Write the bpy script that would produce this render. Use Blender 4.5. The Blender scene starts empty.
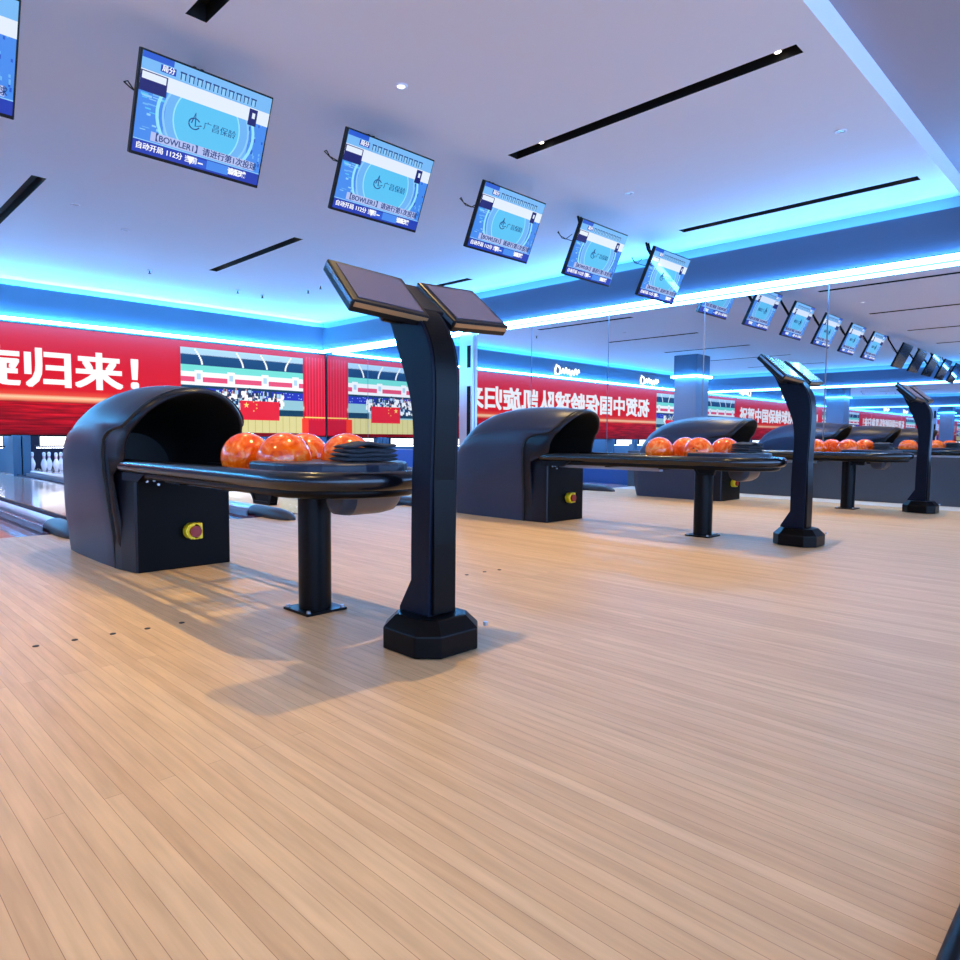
import bpy, bmesh, math, random
from mathutils import Vector, Matrix
random.seed(4)
K = 0.75            # metres per layout unit (one unit = camera height)
scene = bpy.context.scene
COL = scene.collection
R = math.radians

# ------------------------------------------------------------------ camera
def make_camera():
    f, pit, roll, yaw = 686.6, R(3.54), R(.43), R(45.24)
    cy, sy = math.cos(yaw), math.sin(yaw)
    fw = Vector((sy*math.cos(pit), cy*math.cos(pit), -math.sin(pit)))
    r = Vector((cy, -sy, 0)); u = r.cross(fw)
    rr = r*math.cos(roll) + u*math.sin(roll); uu = rr.cross(fw)
    cam = bpy.data.cameras.new('camera'); cam.sensor_width = 36; cam.lens = f/960*36
    cam.clip_start = .02; cam.clip_end = 200
    o = bpy.data.objects.new('camera', cam); COL.objects.link(o)
    m = Matrix((rr, uu, -fw)).transposed().to_4x4(); m.translation = Vector((0, 0, K))
    o.matrix_world = m
    scene.camera = o
make_camera()

# ------------------------------------------------------------------ world, exposure
w = bpy.data.worlds.new('world'); scene.world = w; w.use_nodes = True
bg = w.node_tree.nodes['Background']; bg.inputs[0].default_value = (.28, .52, 1, 1); bg.inputs[1].default_value = 7.0
scene.view_settings.view_transform = 'Standard'; scene.view_settings.look = 'None'
scene.view_settings.exposure = 0.0; scene.view_settings.gamma = 1
scene.view_settings.use_curve_mapping = False
scene.cycles.max_bounces = 10; scene.cycles.diffuse_bounces = 5; scene.cycles.glossy_bounces = 8
scene.cycles.use_denoising = True; scene.cycles.sample_clamp_indirect = 6

def lamp(kind, name, loc, energy, color, rot=(0, 0, 0), **kw):
    l = bpy.data.lights.new(name, kind); l.energy = energy; l.color = color
    for k, v in kw.items(): setattr(l, k, v)
    o = bpy.data.objects.new(name, l); COL.objects.link(o)
    o.location = [c*K for c in loc]; o.rotation_euler = rot
    return o
WARM = (1, .69, .27)
SLOT_X = (2.85, 7.27, 12.0)
LEFT_X = (-1.6, -6.0, -10.4)
for x in SLOT_X + LEFT_X[:2]:
    for y, e in ((2.98, 265), (6.15, 195), (12.6, 75), (15.9, 75)):
        lamp('SPOT', 'slot_spotlight', (x, y, 4.86), e, WARM, spot_size=R(104), spot_blend=.75, shadow_soft_size=.02)
# unseen fill spots added behind the camera
for x in (-6, 0, 6):
    for y in (-1.5,):
        lamp('SPOT', 'hall_fill_spot', (x, y, 5.05), 80, (1, .86, .72), spot_size=R(125), spot_blend=1, shadow_soft_size=.06)

# ------------------------------------------------------------------ materials
def C(r, g, b):
    f = lambda c: (c/255/12.92) if c/255 <= .04045 else ((c/255+.055)/1.055)**2.4
    return (f(r), f(g), f(b), 1)
def mat(name, col, rough=.5, metal=0, coat=0, emit=None, es=0, spec=None, bump=None):
    m = bpy.data.materials.new(name); m.use_nodes = True
    nt = m.node_tree; b = nt.nodes['Principled BSDF']
    b.inputs['Base Color'].default_value = col; b.inputs['Roughness'].default_value = rough
    b.inputs['Metallic'].default_value = metal; b.inputs['Coat Weight'].default_value = coat
    if spec is not None: b.inputs['Specular IOR Level'].default_value = spec
    if emit: b.inputs['Emission Color'].default_value = emit; b.inputs['Emission Strength'].default_value = es
    if bump:
        n = nt.nodes.new('ShaderNodeTexNoise'); n.inputs['Scale'].default_value = bump[0]
        tc = nt.nodes.new('ShaderNodeTexCoord'); nt.links.new(tc.outputs['Object'], n.inputs['Vector'])
        bp = nt.nodes.new('ShaderNodeBump'); bp.inputs['Strength'].default_value = bump[1]; bp.inputs['Distance'].default_value = .002
        nt.links.new(n.outputs['Fac'], bp.inputs['Height']); nt.links.new(bp.outputs[0], b.inputs['Normal'])
    return m
def scr(name, col, s=1.0):     # lit pixels behind glossy glass
    return mat(name, (.005, .005, .008, 1), .08, 0, 0, col, s)

def wood_mat(name, c1, c2, width, length, rough, gap=.0008, coat=0, gapcol=(122, 90, 64)):
    m = bpy.data.materials.new(name); m.use_nodes = True; nt = m.node_tree; N = nt.nodes; L = nt.links
    b = N['Principled BSDF']; tc = N.new('ShaderNodeTexCoord'); sep = N.new('ShaderNodeSeparateXYZ'); com = N.new('ShaderNodeCombineXYZ')
    L.new(tc.outputs['Object'], sep.inputs[0]); L.new(sep.outputs['Y'], com.inputs['X']); L.new(sep.outputs['X'], com.inputs['Y'])
    br = N.new('ShaderNodeTexBrick'); br.offset = .37; br.offset_frequency = 3; br.squash = 1
    br.inputs['Scale'].default_value = 1; br.inputs['Brick Width'].default_value = length; br.inputs['Row Height'].default_value = width
    br.inputs['Mortar Size'].default_value = gap; br.inputs['Mortar Smooth'].default_value = .6
    br.inputs['Color1'].default_value = c1; br.inputs['Color2'].default_value = c2
    br.inputs['Mortar'].default_value = C(*gapcol)
    L.new(com.outputs[0], br.inputs['Vector'])
    no = N.new('ShaderNodeTexNoise'); no.inputs['Scale'].default_value = 1; no.inputs['Detail'].default_value = 5
    mp = N.new('ShaderNodeMapping'); mp.inputs['Scale'].default_value = (55, 4, 1)
    L.new(tc.outputs['Object'], mp.inputs[0]); L.new(mp.outputs[0], no.inputs['Vector'])
    mr = N.new('ShaderNodeMapRange'); mr.inputs['From Min'].default_value = .3; mr.inputs['From Max'].default_value = .7
    mr.inputs['To Min'].default_value = .86; mr.inputs['To Max'].default_value = 1.08
    L.new(no.outputs['Fac'], mr.inputs['Value'])
    mx = N.new('ShaderNodeVectorMath'); mx.operation = 'SCALE'; L.new(br.outputs['Color'], mx.inputs[0]); L.new(mr.outputs[0], mx.inputs['Scale'])
    L.new(mx.outputs[0], b.inputs['Base Color']); b.inputs['Roughness'].default_value = rough; b.inputs['Coat Weight'].default_value = coat
    b.inputs['Coat Roughness'].default_value = .12; b.inputs['Specular IOR Level'].default_value = .32
    return m

M = dict(
    floor=wood_mat('maple_boards', C(209, 177, 137), C(194, 160, 121), .036, 2.4, .46, .0006),
    lane=wood_mat('lane_boards', C(222, 190, 170), C(206, 170, 150), .027, 18, .12, .0004, .6),
    ceiling=mat('ceiling_paint', C(228, 230, 246), .8, bump=(3, .05)),
    ceiling_up=mat('upper_ceiling_paint', C(168, 160, 172), .8),
    fascia=mat('fascia_paint', C(72, 84, 108), .55, bump=(4, .05)),
    wallpaint=mat('wall_paint', C(140, 145, 165), .6),
    mirror=mat('mirror_glass', (.80, .84, .90, 1), .0, 1),
    seam=mat('mirror_seam', C(120, 135, 165), .3, .6),
    dado=mat('grey_panel', C(66, 72, 82), .4, bump=(20, .05)),
    dado_bluelit=mat('blue_lit_panel', C(40, 90, 165), .3),  # blue light along the lanes put into the dado colour
    skirt=mat('pale_grey_strip', C(205, 205, 200), .4),
    cyan=mat('cyan_cove_lamp', (0, 0, 0, 1), .5, emit=(.07, .47, 1, 1), es=130),
    cyanup=mat('cyan_upper_lamp', (0, 0, 0, 1), .5, emit=(.05, .55, 1, 1), es=160),
    cyan_side=mat('cyan_side_lamp', (0, 0, 0, 1), .5, emit=(.11, .45, 1, 1), es=58),
    cyanup_side=mat('cyan_upper_side_lamp', (0, 0, 0, 1), .5, emit=(.06, .50, 1, 1), es=26),
    white_emit=mat('white_lamp', (0, 0, 0, 1), .5, emit=(1, .97, .92, 1), es=2.2),
    spot_emit=mat('spot_lamp_glow', (0, 0, 0, 1), .5, emit=(1, .9, .72, 1), es=9),
    black=mat('black_satin', C(6, 6, 8), .34, spec=.14),
    slot=mat('slot_black', C(9, 9, 11), .6),
    shell=mat('slate_plastic', C(44, 50, 70), .38, spec=.35),
    frame=mat('black_plastic', C(16, 20, 30), .3, spec=.3),
    inner=mat('hood_inside', C(7, 8, 10), .55),
    panel=mat('black_steel_panel', C(4, 4, 5), .45, spec=.1),
    console_bluelit=mat('console_black_blue_light', C(9, 16, 32), .42, spec=.14),  # black console, blue light on its side put into the colour
    rail=mat('rail_black', C(12, 14, 20), .2, spec=.6),
    silver=mat('brushed_metal', C(190, 195, 205), .28, .9),
    grey=mat('grey_plastic', C(52, 56, 66), .4, spec=.3),
    beige=mat('beige_plastic', C(112, 92, 80), .35, spec=.3),
    slate=mat('slate_cover', C(30, 36, 54), .35, spec=.4),
    yellow=mat('yellow_plastic', C(225, 200, 30), .4),
    red=mat('red_plastic', C(130, 22, 18), .35),
    cloth=mat('dark_cloth', C(50, 55, 64), .9, bump=(400, .4)),
    offscreen=mat('unlit_screen_with_reflection', C(92, 84, 104), .22, coat=.3),  # reflected lilac ceiling put into the colour of the dark screen
    bezel=mat('bezel_black', C(14, 14, 18), .35, spec=.3),
    reflect_trim=mat('metal_trim_warm_reflection', C(176, 140, 100), .3, .5),  # metal edge with its warm reflection put into the colour
    bluetrim=mat('cool_metal_trim', C(140, 175, 200), .25, .7),
    darkscreen=mat('dark_screen', C(16, 22, 42), .08, coat=.5),
    pin=mat('pin_white', C(238, 238, 245), .25, coat=.5),
    pinred=mat('pin_red', C(200, 30, 30), .3),
    gutter=mat('gutter_grey', C(58, 60, 84), .25, .3),
    maroon=mat('maroon_strip', C(120, 20, 45), .3),
    teal=mat('teal_panel', C(70, 105, 130), .4),
    navy=mat('navy_curtain', C(14, 16, 40), .7),
    purple=mat('lilac_panel', C(130, 130, 220), .5, emit=C(110, 110, 225), es=.5),
)
def ball_mat():
    m = bpy.data.materials.new('orange_marbled_resin'); m.use_nodes = True; nt = m.node_tree; N = nt.nodes; L = nt.links
    b = N['Principled BSDF']; tc = N.new('ShaderNodeTexCoord'); no = N.new('ShaderNodeTexNoise')
    oi = N.new('ShaderNodeObjectInfo'); ad = N.new('ShaderNodeVectorMath'); ad.operation = 'ADD'
    L.new(tc.outputs['Object'], ad.inputs[0]); L.new(oi.outputs['Location'], ad.inputs[1]); L.new(ad.outputs[0], no.inputs['Vector'])
    no.inputs['Scale'].default_value = 14; no.inputs['Detail'].default_value = 7; no.inputs['Distortion'].default_value = 2.2
    cr = N.new('ShaderNodeValToRGB'); e = cr.color_ramp.elements
    e[0].position = .3; e[0].color = C(226, 66, 0); e[1].position = .72; e[1].color = C(255, 168, 90)
    x = e.new(.52); x.color = C(255, 104, 4)
    L.new(no.outputs['Fac'], cr.inputs[0]); L.new(cr.outputs[0], b.inputs['Base Color'])
    b.inputs['Roughness'].default_value = .15; b.inputs['Coat Weight'].default_value = .25; b.inputs['Coat Roughness'].default_value = .04
    b.inputs['Subsurface Weight'].default_value = .15; b.inputs['Subsurface Radius'].default_value = (.03, .01, .004)
    return m
M['ball'] = ball_mat()
def led_red():
    m = bpy.data.materials.new('led_red_backdrop'); m.use_nodes = True; nt = m.node_tree; N = nt.nodes; L = nt.links
    b = N['Principled BSDF']; b.inputs['Base Color'].default_value = (.005, .005, .005, 1); b.inputs['Roughness'].default_value = .8; b.inputs['Specular IOR Level'].default_value = .1
    tc = N.new('ShaderNodeTexCoord'); sp = N.new('ShaderNodeSeparateXYZ'); L.new(tc.outputs['Object'], sp.inputs[0])
    # bands over the height of the display
    mr = N.new('ShaderNodeMapRange'); mr.inputs['From Min'].default_value = .04*K; mr.inputs['From Max'].default_value = 2.85*K
    L.new(sp.outputs['Z'], mr.inputs['Value'])
    cr = N.new('ShaderNodeValToRGB'); e = cr.color_ramp.elements
    e[0].position = 0; e[0].color = C(120, 4, 18); e[1].position = 1; e[1].color = C(214, 30, 62)
    for p, c in ((.10, (150, 8, 24)), (.30, (190, 14, 30)), (.325, (255, 160, 120)), (.345, (255, 214, 170)), (.37, (240, 80, 60)), (.42, (226, 26, 40)), (.7, (220, 20, 44))):
        x = e.new(p); x.color = C(*c)
    L.new(mr.outputs[0], cr.inputs[0])
    no = N.new('ShaderNodeTexNoise'); mp = N.new('ShaderNodeMapping'); mp.inputs['Scale'].default_value = (.5, 1, 9)
    mp.inputs['Rotation'].default_value = (0, .12, 0)
    L.new(tc.outputs['Object'], mp.inputs[0]); L.new(mp.outputs[0], no.inputs['Vector']); no.inputs['Scale'].default_value = 2.4; no.inputs['Detail'].default_value = 4
    c2 = N.new('ShaderNodeValToRGB'); c2.color_ramp.elements[0].position = .42; c2.color_ramp.elements[0].color = (.62, .62, .62, 1)
    c2.color_ramp.elements[1].position = .74; c2.color_ramp.elements[1].color = (2.2, 1.9, 1.8, 1)
    L.new(no.outputs['Fac'], c2.inputs[0])
    lo = N.new('ShaderNodeMath'); lo.operation = 'LESS_THAN'; lo.inputs[1].default_value = .31; L.new(mr.outputs[0], lo.inputs[0])
    mx = N.new('ShaderNodeMix'); mx.data_type = 'RGBA'; mx.inputs['A'].default_value = (1, 1, 1, 1)
    L.new(lo.outputs[0], mx.inputs['Factor']); L.new(c2.outputs[0], mx.inputs['B'])
    ml = N.new('ShaderNodeMix'); ml.data_type = 'RGBA'; ml.blend_type = 'MULTIPLY'; ml.inputs['Factor'].default_value = 1
    L.new(cr.outputs[0], ml.inputs['A']); L.new(mx.outputs['Result'], ml.inputs['B'])
    L.new(ml.outputs['Result'], b.inputs['Emission Color']); b.inputs['Emission Strength'].default_value = 1
    return m
M['ledred'] = led_red()

# ------------------------------------------------------------------ mesh helpers (layout units in, metres out)
class MB:
    def __init__(s): s.v = []; s.f = []; s.m = []; s.mats = []; s.sm = []
    def mi(s, m):
        if m not in s.mats: s.mats.append(m)
        return s.mats.index(m)
    def add(s, vs, fs, m, smooth=False):
        o = len(s.v); s.v += [tuple(v) for v in vs]; k = s.mi(m)
        for f in fs: s.f.append([i+o for i in f]); s.m.append(k); s.sm.append(smooth)
    def box(s, x0, y0, z0, x1, y1, z1, m):
        vs = [(x, y, z) for z in (z0, z1) for y in (y0, y1) for x in (x0, x1)]
        s.add(vs, [(0, 2, 3, 1), (4, 5, 7, 6), (0, 1, 5, 4), (2, 6, 7, 3), (0, 4, 6, 2), (1, 3, 7, 5)], m)
    def quad(s, a, b, c, d, m): s.add([a, b, c, d], [(0, 1, 2, 3)], m)
    def loft(s, rings, m, closed=True, cap0=False, cap1=False, smooth=True):
        n = len(rings[0]); vs = [p for r in rings for p in r]; fs = []
        for i in range(len(rings)-1):
            for j in range(n if closed else n-1):
                k = (j+1) % n; fs.append((i*n+j, i*n+k, (i+1)*n+k, (i+1)*n+j))
        s.add(vs, fs, m, smooth)
        if cap0: s.add(rings[0], [tuple(range(n))[::-1]], m)
        if cap1: s.add(rings[-1], [tuple(range(n))], m)
    def prism(s, prof, axis, a, b, m):      # profile 2D extruded along axis
        def P(p, t): return {'x': (t, p[0], p[1]), 'y': (p[0], t, p[1]), 'z': (p[0], p[1], t)}[axis]
        s.loft([[P(p, a) for p in prof], [P(p, b) for p in prof]], m, True, True, True, False)
    def cyl(s, c, r, a, b, axis, m, n=24, r2=None, cap=True):
        r2 = r if r2 is None else r2
        def ring(t, rr):
            o = []
            for i in range(n):
                u, v = rr*math.cos(2*math.pi*i/n), rr*math.sin(2*math.pi*i/n)
                o.append({'x': (t, c[0]+u, c[1]+v), 'y': (c[0]+u, t, c[1]+v), 'z': (c[0]+u, c[1]+v, t)}[axis])
            return o
        s.loft([ring(a, r), ring(b, r2)], m, True, cap, cap, True)
    def lathe(s, prof, m, n=24, c=(0, 0, 0)):
        rings = [[(c[0]+r*math.cos(2*math.pi*i/n), c[1]+r*math.sin(2*math.pi*i/n), c[2]+z) for i in range(n)] for r, z in prof]
        s.loft(rings, m, True, True, True, True)
    def tube(s, pts, rx, rz, m, n=12, caps=True):    # path tube, section rx (sideways) by rz (vertical)
        rings = []
        for i, p in enumerate(pts):
            a = Vector(pts[max(i-1, 0)]); b = Vector(pts[min(i+1, len(pts)-1)]); t = (b-a).normalized()
            side = t.cross(Vector((0, 0, 1)))
            side = side.normalized() if side.length > .01 else Vector((1, 0, 0))
            up = side.cross(t)
            rings.append([tuple(Vector(p)+side*rx*math.cos(2*math.pi*k/n)+up*rz*math.sin(2*math.pi*k/n)) for k in range(n)])
        s.loft(rings, m, True, caps, caps, True)
    def build(s, name, parent=None, bevel=0, seg=2, sub=0, weld=False):
        me = bpy.data.meshes.new(name); me.from_pydata([(x*K, y*K, z*K) for x, y, z in s.v], [], s.f)
        for m in s.mats: me.materials.append(m)
        for i, p in enumerate(me.polygons): p.material_index = s.m[i]; p.use_smooth = s.sm[i]
        bm = bmesh.new(); bm.from_mesh(me)
        if weld or bevel: bmesh.ops.remove_doubles(bm, verts=bm.verts, dist=1e-5)
        if len(bm.faces) > 1: bmesh.ops.recalc_face_normals(bm, faces=bm.faces) if s.solid() else None
        bm.to_mesh(me); bm.free(); me.update()
        o = bpy.data.objects.new(name, me); COL.objects.link(o)
        if parent: o.parent = parent
        if bevel:
            b = o.modifiers.new('bevel', 'BEVEL'); b.width = bevel*K; b.segments = seg; b.limit_method = 'ANGLE'; b.angle_limit = R(40)
            b.harden_normals = False
        return o
    flat = False
    def solid(s): return not s.flat

def tag(o, label, cat, group=None, kind=None):
    if label: o['label'] = label
    if cat: o['category'] = cat
    if group: o['group'] = group
    if kind: o['kind'] = kind
    return o
def struct(mb, name): return tag(mb.build(name), None, None, kind='structure')
def empty(name, loc=(0, 0, 0), rot=(0, 0, 0)):
    o = bpy.data.objects.new(name, None); COL.objects.link(o); o.empty_display_size = .05
    o.location = [c*K for c in loc]; o.rotation_euler = rot; return o
def copy_tree(o, loc=None, parent=None):
    c = o.copy(); COL.objects.link(c); c.parent = parent
    if loc: c.location = [v*K for v in loc]
    for ch in list(o.children): copy_tree(ch, None, c)
    return c
def text(body, size, mat_, name, parent, loc, bold=0, rot=(R(90), 0, 0), align='CENTER', depth=.002, sx=1, fat=0):
    cu = bpy.data.curves.new(name, 'FONT'); cu.body = body; cu.size = size*K; cu.offset = bold*K; cu.extrude = depth*K
    cu.align_x = align; cu.align_y = 'CENTER'; cu.resolution_u = 3
    t = bpy.data.objects.new(name, cu); COL.objects.link(t)
    me = bpy.data.meshes.new_from_object(t.evaluated_get(bpy.context.evaluated_depsgraph_get()))
    bpy.data.objects.remove(t)
    if fat:      # heavier strokes: the same letters laid over themselves, slightly offset
        bm = bmesh.new()
        for i, (a, b) in enumerate(((-1, -1), (1, -1), (1, 1), (-1, 1), (0, 0), (-1, 0), (1, 0), (0, 1), (0, -1))):
            m2 = me.copy(); m2.transform(Matrix.Translation((a*fat*K, b*fat*K, i*.0004))); bm.from_mesh(m2); bpy.data.meshes.remove(m2)
        bm.to_mesh(me); bm.free()
    me.materials.clear(); me.materials.append(mat_)
    o = bpy.data.objects.new(name, me); COL.objects.link(o); o.parent = parent
    o.location = [c*K for c in loc]; o.rotation_euler = rot; o.scale = (sx, 1, 1)
    return o

# ------------------------------------------------------------------ layout
XM, XL = 13.3, -13.8         # mirrored side walls
YF, YB = 20.75, -9.0        # display plane, open back
YA = 7.85                    # end of the approach (foul line)
ZC = 4.9                     # main ceiling
FT = 4.72                    # top of the fascias
PAIR = (1.95, 6.45, 10.95)
PAIRL = (-2.6-1.125-.2, -8.2, -12.0)
LANES = [.83+2.25*k for k in range(6)]
LANESL = [-5.25-2.25*k for k in range(4)]

# ------------------------------------------------------------------ setting: floors
mb = MB(); mb.box(XL, YB, -.12, 11.72, YA, 0, M['floor']); struct(mb, 'floor')
mb = MB(); mb.box(11.72, YB, -.12, 12.42, YA, .004, M['skirt']); struct(mb, 'trim_1')
mb = MB(); mb.box(XL, YA, -.30, XM, 24.5, -.14, M['navy']); struct(mb, 'floor_lane_bed')
mb = MB(); mb.box(12.42, YB, -.12, XM-.02, YA+.1, .75, M['dado']); struct(mb, 'baseboard_right')
mb = MB(); mb.box(13.0, YA+.1, -.12, XM-.02, YF, .62, M['dado_bluelit']); struct(mb, 'baseboard_lane_side')

# ceiling with openings for the recessed slots
SLOTS = []
for x in SLOT_X + LEFT_X:
    SLOTS.append((x-.1, 2.76, x+.1, 6.62)); SLOTS.append((x-.1, 12.3, x+.1, 16.2))
xs = sorted({XL-.3, XM+.3} | {s[0] for s in SLOTS} | {s[2] for s in SLOTS})
ys = sorted({2.50, YF+.4} | {s[1] for s in SLOTS} | {s[3] for s in SLOTS})
mb = MB(); mb.flat = True
for i in range(len(xs)-1):
    for j in range(len(ys)-1):
        cx, cy = (xs[i]+xs[i+1])/2, (ys[j]+ys[j+1])/2
        if any(s[0] < cx < s[2] and s[1] < cy < s[3] for s in SLOTS): continue
        mb.quad((xs[i], ys[j], ZC), (xs[i], ys[j+1], ZC), (xs[i+1], ys[j+1], ZC), (xs[i+1], ys[j], ZC), M['ceiling'])
struct(mb, 'ceiling')
mb = MB(); mb.box(XL, 2.46, ZC-.0, XM, 2.50, ZC+.28, M['ceiling']); struct(mb, 'trim_2')
mb = MB(); mb.box(XL-.2, YB, ZC+.28, XM+.2, 2.50, ZC+.38, M['ceiling_up']); struct(mb, 'ceiling_upper')

# side walls
ORD = ['first', 'second', 'third', 'fourth', 'fifth', 'sixth', 'seventh', 'eighth', 'ninth', 'tenth', 'eleventh', 'twelfth', 'thirteenth', 'fourteenth']
def side_wall(sign, X, name):
    mb = MB()
    a, b = (X, X+.2*sign)
    mb.box(min(a, b), YB, -.15, max(a, b), 24.5, ZC+.4, M['wallpaint']); struct(mb, name)
    # mirror panes between seams
    seams = [YB, -7.2, -4.9, -2.6, -.25, 2.05, 4.385, 6.748, 9.074, 11.37, 13.66, 15.96, 18.3, YF-.02]
    z0 = .62 if sign > 0 else .1
    if sign < 0:
        p = MB(); p.box(X, YB, .1, X+.02, YF-.02, 3.86, M['mirror']); struct(p, 'wall_left_mirror')
    for i in range(len(seams)-1 if sign > 0 else 0):
        p = MB(); y0, y1 = seams[i]+.012, seams[i+1]-.012
        p.box(X-.02, y0, .75 if seams[i+1] < YA+.6 else .62, X, y1, 3.86, M['mirror'])
        tag(p.build('mirror_pane'), 'tall frameless mirror pane of the right-hand wall, %s from the red display wall' % ORD[12-i], 'mirror', 'mirror panes of the right-hand wall')
    # fascia above the mirrors
    p = MB(); f = X-.22*sign; FT = 4.67
    p.box(min(f, f+.03*sign), 1.5, 3.95, max(f, f+.03*sign), YF-.15, FT, M['fascia'])
    p.box(min(f, X), 1.5, 3.95, max(f, X), YF-.15, 3.97, M['fascia']); struct(p, 'trim_%d' % (3 if sign > 0 else 4))
    p = MB(); p.box(min(X-.30*sign, X-.20*sign), 1.5, 3.86, max(X-.30*sign, X-.20*sign), YF-.30, 3.935, M['cyan_side'])
    tag(p.build('cove_light_strip'), 'bright cyan light strip below the blue fascia over the %s' % ('mirrored right wall' if sign > 0 else 'left wall, seen in mirrors'), 'light strip')
    p = MB(); p.box(min(X-.18*sign, X-.13*sign), 2.5, FT-.05, max(X-.18*sign, X-.13*sign), YF-.3, FT-.01, M['cyanup_side'])
    tag(p.build('hidden_cove_light'), 'cyan light strip behind the fascia top over the %s' % ('mirrored right wall' if sign > 0 else 'left wall, seen in mirrors'), 'light strip')
side_wall(1, XM, 'wall_right'); side_wall(-1, XL, 'wall_left')

# front wall (above the display) and its fascia
mb = MB(); mb.box(XL, YF+.12, .98, XM, YF+.35, ZC+.3, M['wallpaint']); struct(mb, 'wall_front')
mb = MB(); mb.box(XL, YF-.15, 3.93, XM, YF-.12, FT, M['fascia']); mb.box(XL, YF-.15, 3.93, XM, YF, 3.95, M['fascia']); struct(mb, 'trim_5')
mb = MB(); mb.box(XL+.2, YF-.26, 3.85, XM-.2, YF-.17, 3.915, M['cyan'])
tag(mb.build('cove_light_strip'), 'bright cyan-white light strip along the bottom of the blue fascia above the red display', 'light strip')
mb = MB(); mb.box(XL+.2, YF-.11, FT-.05, XM-.2, YF-.06, FT-.01, M['cyanup'])
tag(mb.build('hidden_cove_light'), 'cyan light strip hidden behind the top edge of the fascia above the red display', 'light strip')
mb = MB(); mb.box(XL, 23.6, -.15, XM, 23.75, 1.0, M['navy']); struct(mb, 'wall_pit_back')

# chrome trim standing on the mirrored wall, black plates stand in for its reflections
mb = MB(); mb.box(XM-.12, 13.4, .62, XM-.03, 13.9, 3.86, M['silver']); mb.box(XM-.125, 13.46, .62, XM-.115, 13.60, 2.4, M['panel']); mb.box(XM-.125, 13.46, 2.9, XM-.115, 13.60, 3.5, M['panel'])
tag(mb.build('metal_pillar_trim', bevel=.01), 'narrow shiny metal upright on the mirrored wall right behind the nearest console', 'wall trim')

# column, only seen in the mirror
mb = MB(); mb.box(-4.1, 15.3, 0-.14, -2.9, 16.4, ZC, M['wallpaint']); mb.box(-4.13, 15.27, 3.95, -2.87, 16.43, ZC-.02, M['fascia']); struct(mb, 'column')
mb = MB()
for a in ((-4.22, 15.18, -2.78, 15.27), (-4.22, 16.43, -2.78, 16.52), (-4.22, 15.27, -4.13, 16.43), (-2.87, 15.27, -2.78, 16.43)):
    mb.box(a[0], a[1], 3.85, a[2], a[3], 3.94, M['cyan'])
tag(mb.build('column_light_ring'), 'glowing cyan light ring around the square column reflected in the mirrored wall', 'light strip')

# ------------------------------------------------------------------ ceiling fittings
def slot_light(x0, y0, x1, y1, label):
    t = empty('recessed_light_slot', ((x0+x1)/2, y0, ZC)); X, Y, Z = (x0+x1)/2, y0, ZC
    m_ = MB(); m_.flat = True; w = (x1-x0)/2; l = y1-y0; d = .16
    m_.quad((-w, 0, d), (-w, l, d), (w, l, d), (w, 0, d), M['slot'])
    m_.quad((-w, 0, 0), (-w, l, 0), (-w, l, d), (-w, 0, d), M['slot']); m_.quad((w, 0, 0), (w, 0, d), (w, l, d), (w, l, 0), M['slot'])
    m_.quad((-w, 0, 0), (-w, 0, d), (w, 0, d), (w, 0, 0), M['slot']); m_.quad((-w, l, 0), (w, l, 0), (w, l, d), (-w, l, d), M['slot'])
    m_.build('slot_housing', t)
    for yy in ((.22, l-.52) if y0 < 8 else (.3, l-.3)):
        q = MB(); zl = .045 if y0 < 8 else .11; q.cyl((0, yy), .05, zl+.01, .158, 'z', M['grey'], 16, .05); q.cyl((0, yy), .032, zl, zl+.008, 'z', M['spot_emit'], 16)
        q.build('spot_lamp', t)
    return tag(t, label, 'ceiling light', 'black recessed light slots')
nm = {2.85: 'first row from the left', 7.27: 'middle row', 12.0: 'row nearest the mirrored wall'}
for s in SLOTS:
    x = (s[0]+s[2])/2
    k = min(nm, key=lambda q: abs(q-x)) if x > 0 else None
    near = 'over the approach' if s[1] < 8 else 'over the lanes'
    if k: slot_light(*s, 'black recessed light slot in the ceiling %s, %s' % (near, nm[k]))
    else: slot_light(*s, 'black recessed ceiling slot %s beyond the left edge, %s' % (near, {-1: 'nearest to the view', -6: 'second away', -10: 'farthest away'}[int(x) if int(x) != -1 else -1]))
def downlight(x, y, z, lit, label):
    t = empty('ceiling_downlight', (x, y, z))
    q = MB(); n = 20
    rings = [[(r*math.cos(2*math.pi*i/n), r*math.sin(2*math.pi*i/n), h) for i in range(n)] for r, h in ((.075, 0), (.075, -.012), (.05, -.012), (.045, 0))]
    q.loft(rings, M['ceiling']); q.build('trim_ring', t)
    q = MB(); q.cyl((0, 0), .044, -.006, -.001, 'z', M['white_emit'] if lit else M['silver'], 16); q.build('lens', t)
    return tag(t, label, 'ceiling light', 'small round ceiling downlights')
for x, y, lit, lab in ((4.97, 6.21, 1, 'small lit round downlight in the ceiling between the two largest whole monitors'),
                       (9.53, 3.08, 0, 'small unlit round downlight in the ceiling between the two long slots at upper right'),
                       (9.59, 6.22, 0, 'small unlit round downlight in the ceiling above the fifth monitor'),
                       (3.6, 13.3, 0, 'small round downlight in the far ceiling below the second monitor, left of a pair'),
                       (4.7, 14.24, 0, 'small round downlight in the far ceiling below the second monitor, right of a pair')):
    downlight(x, y, ZC, lit, lab)
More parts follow.
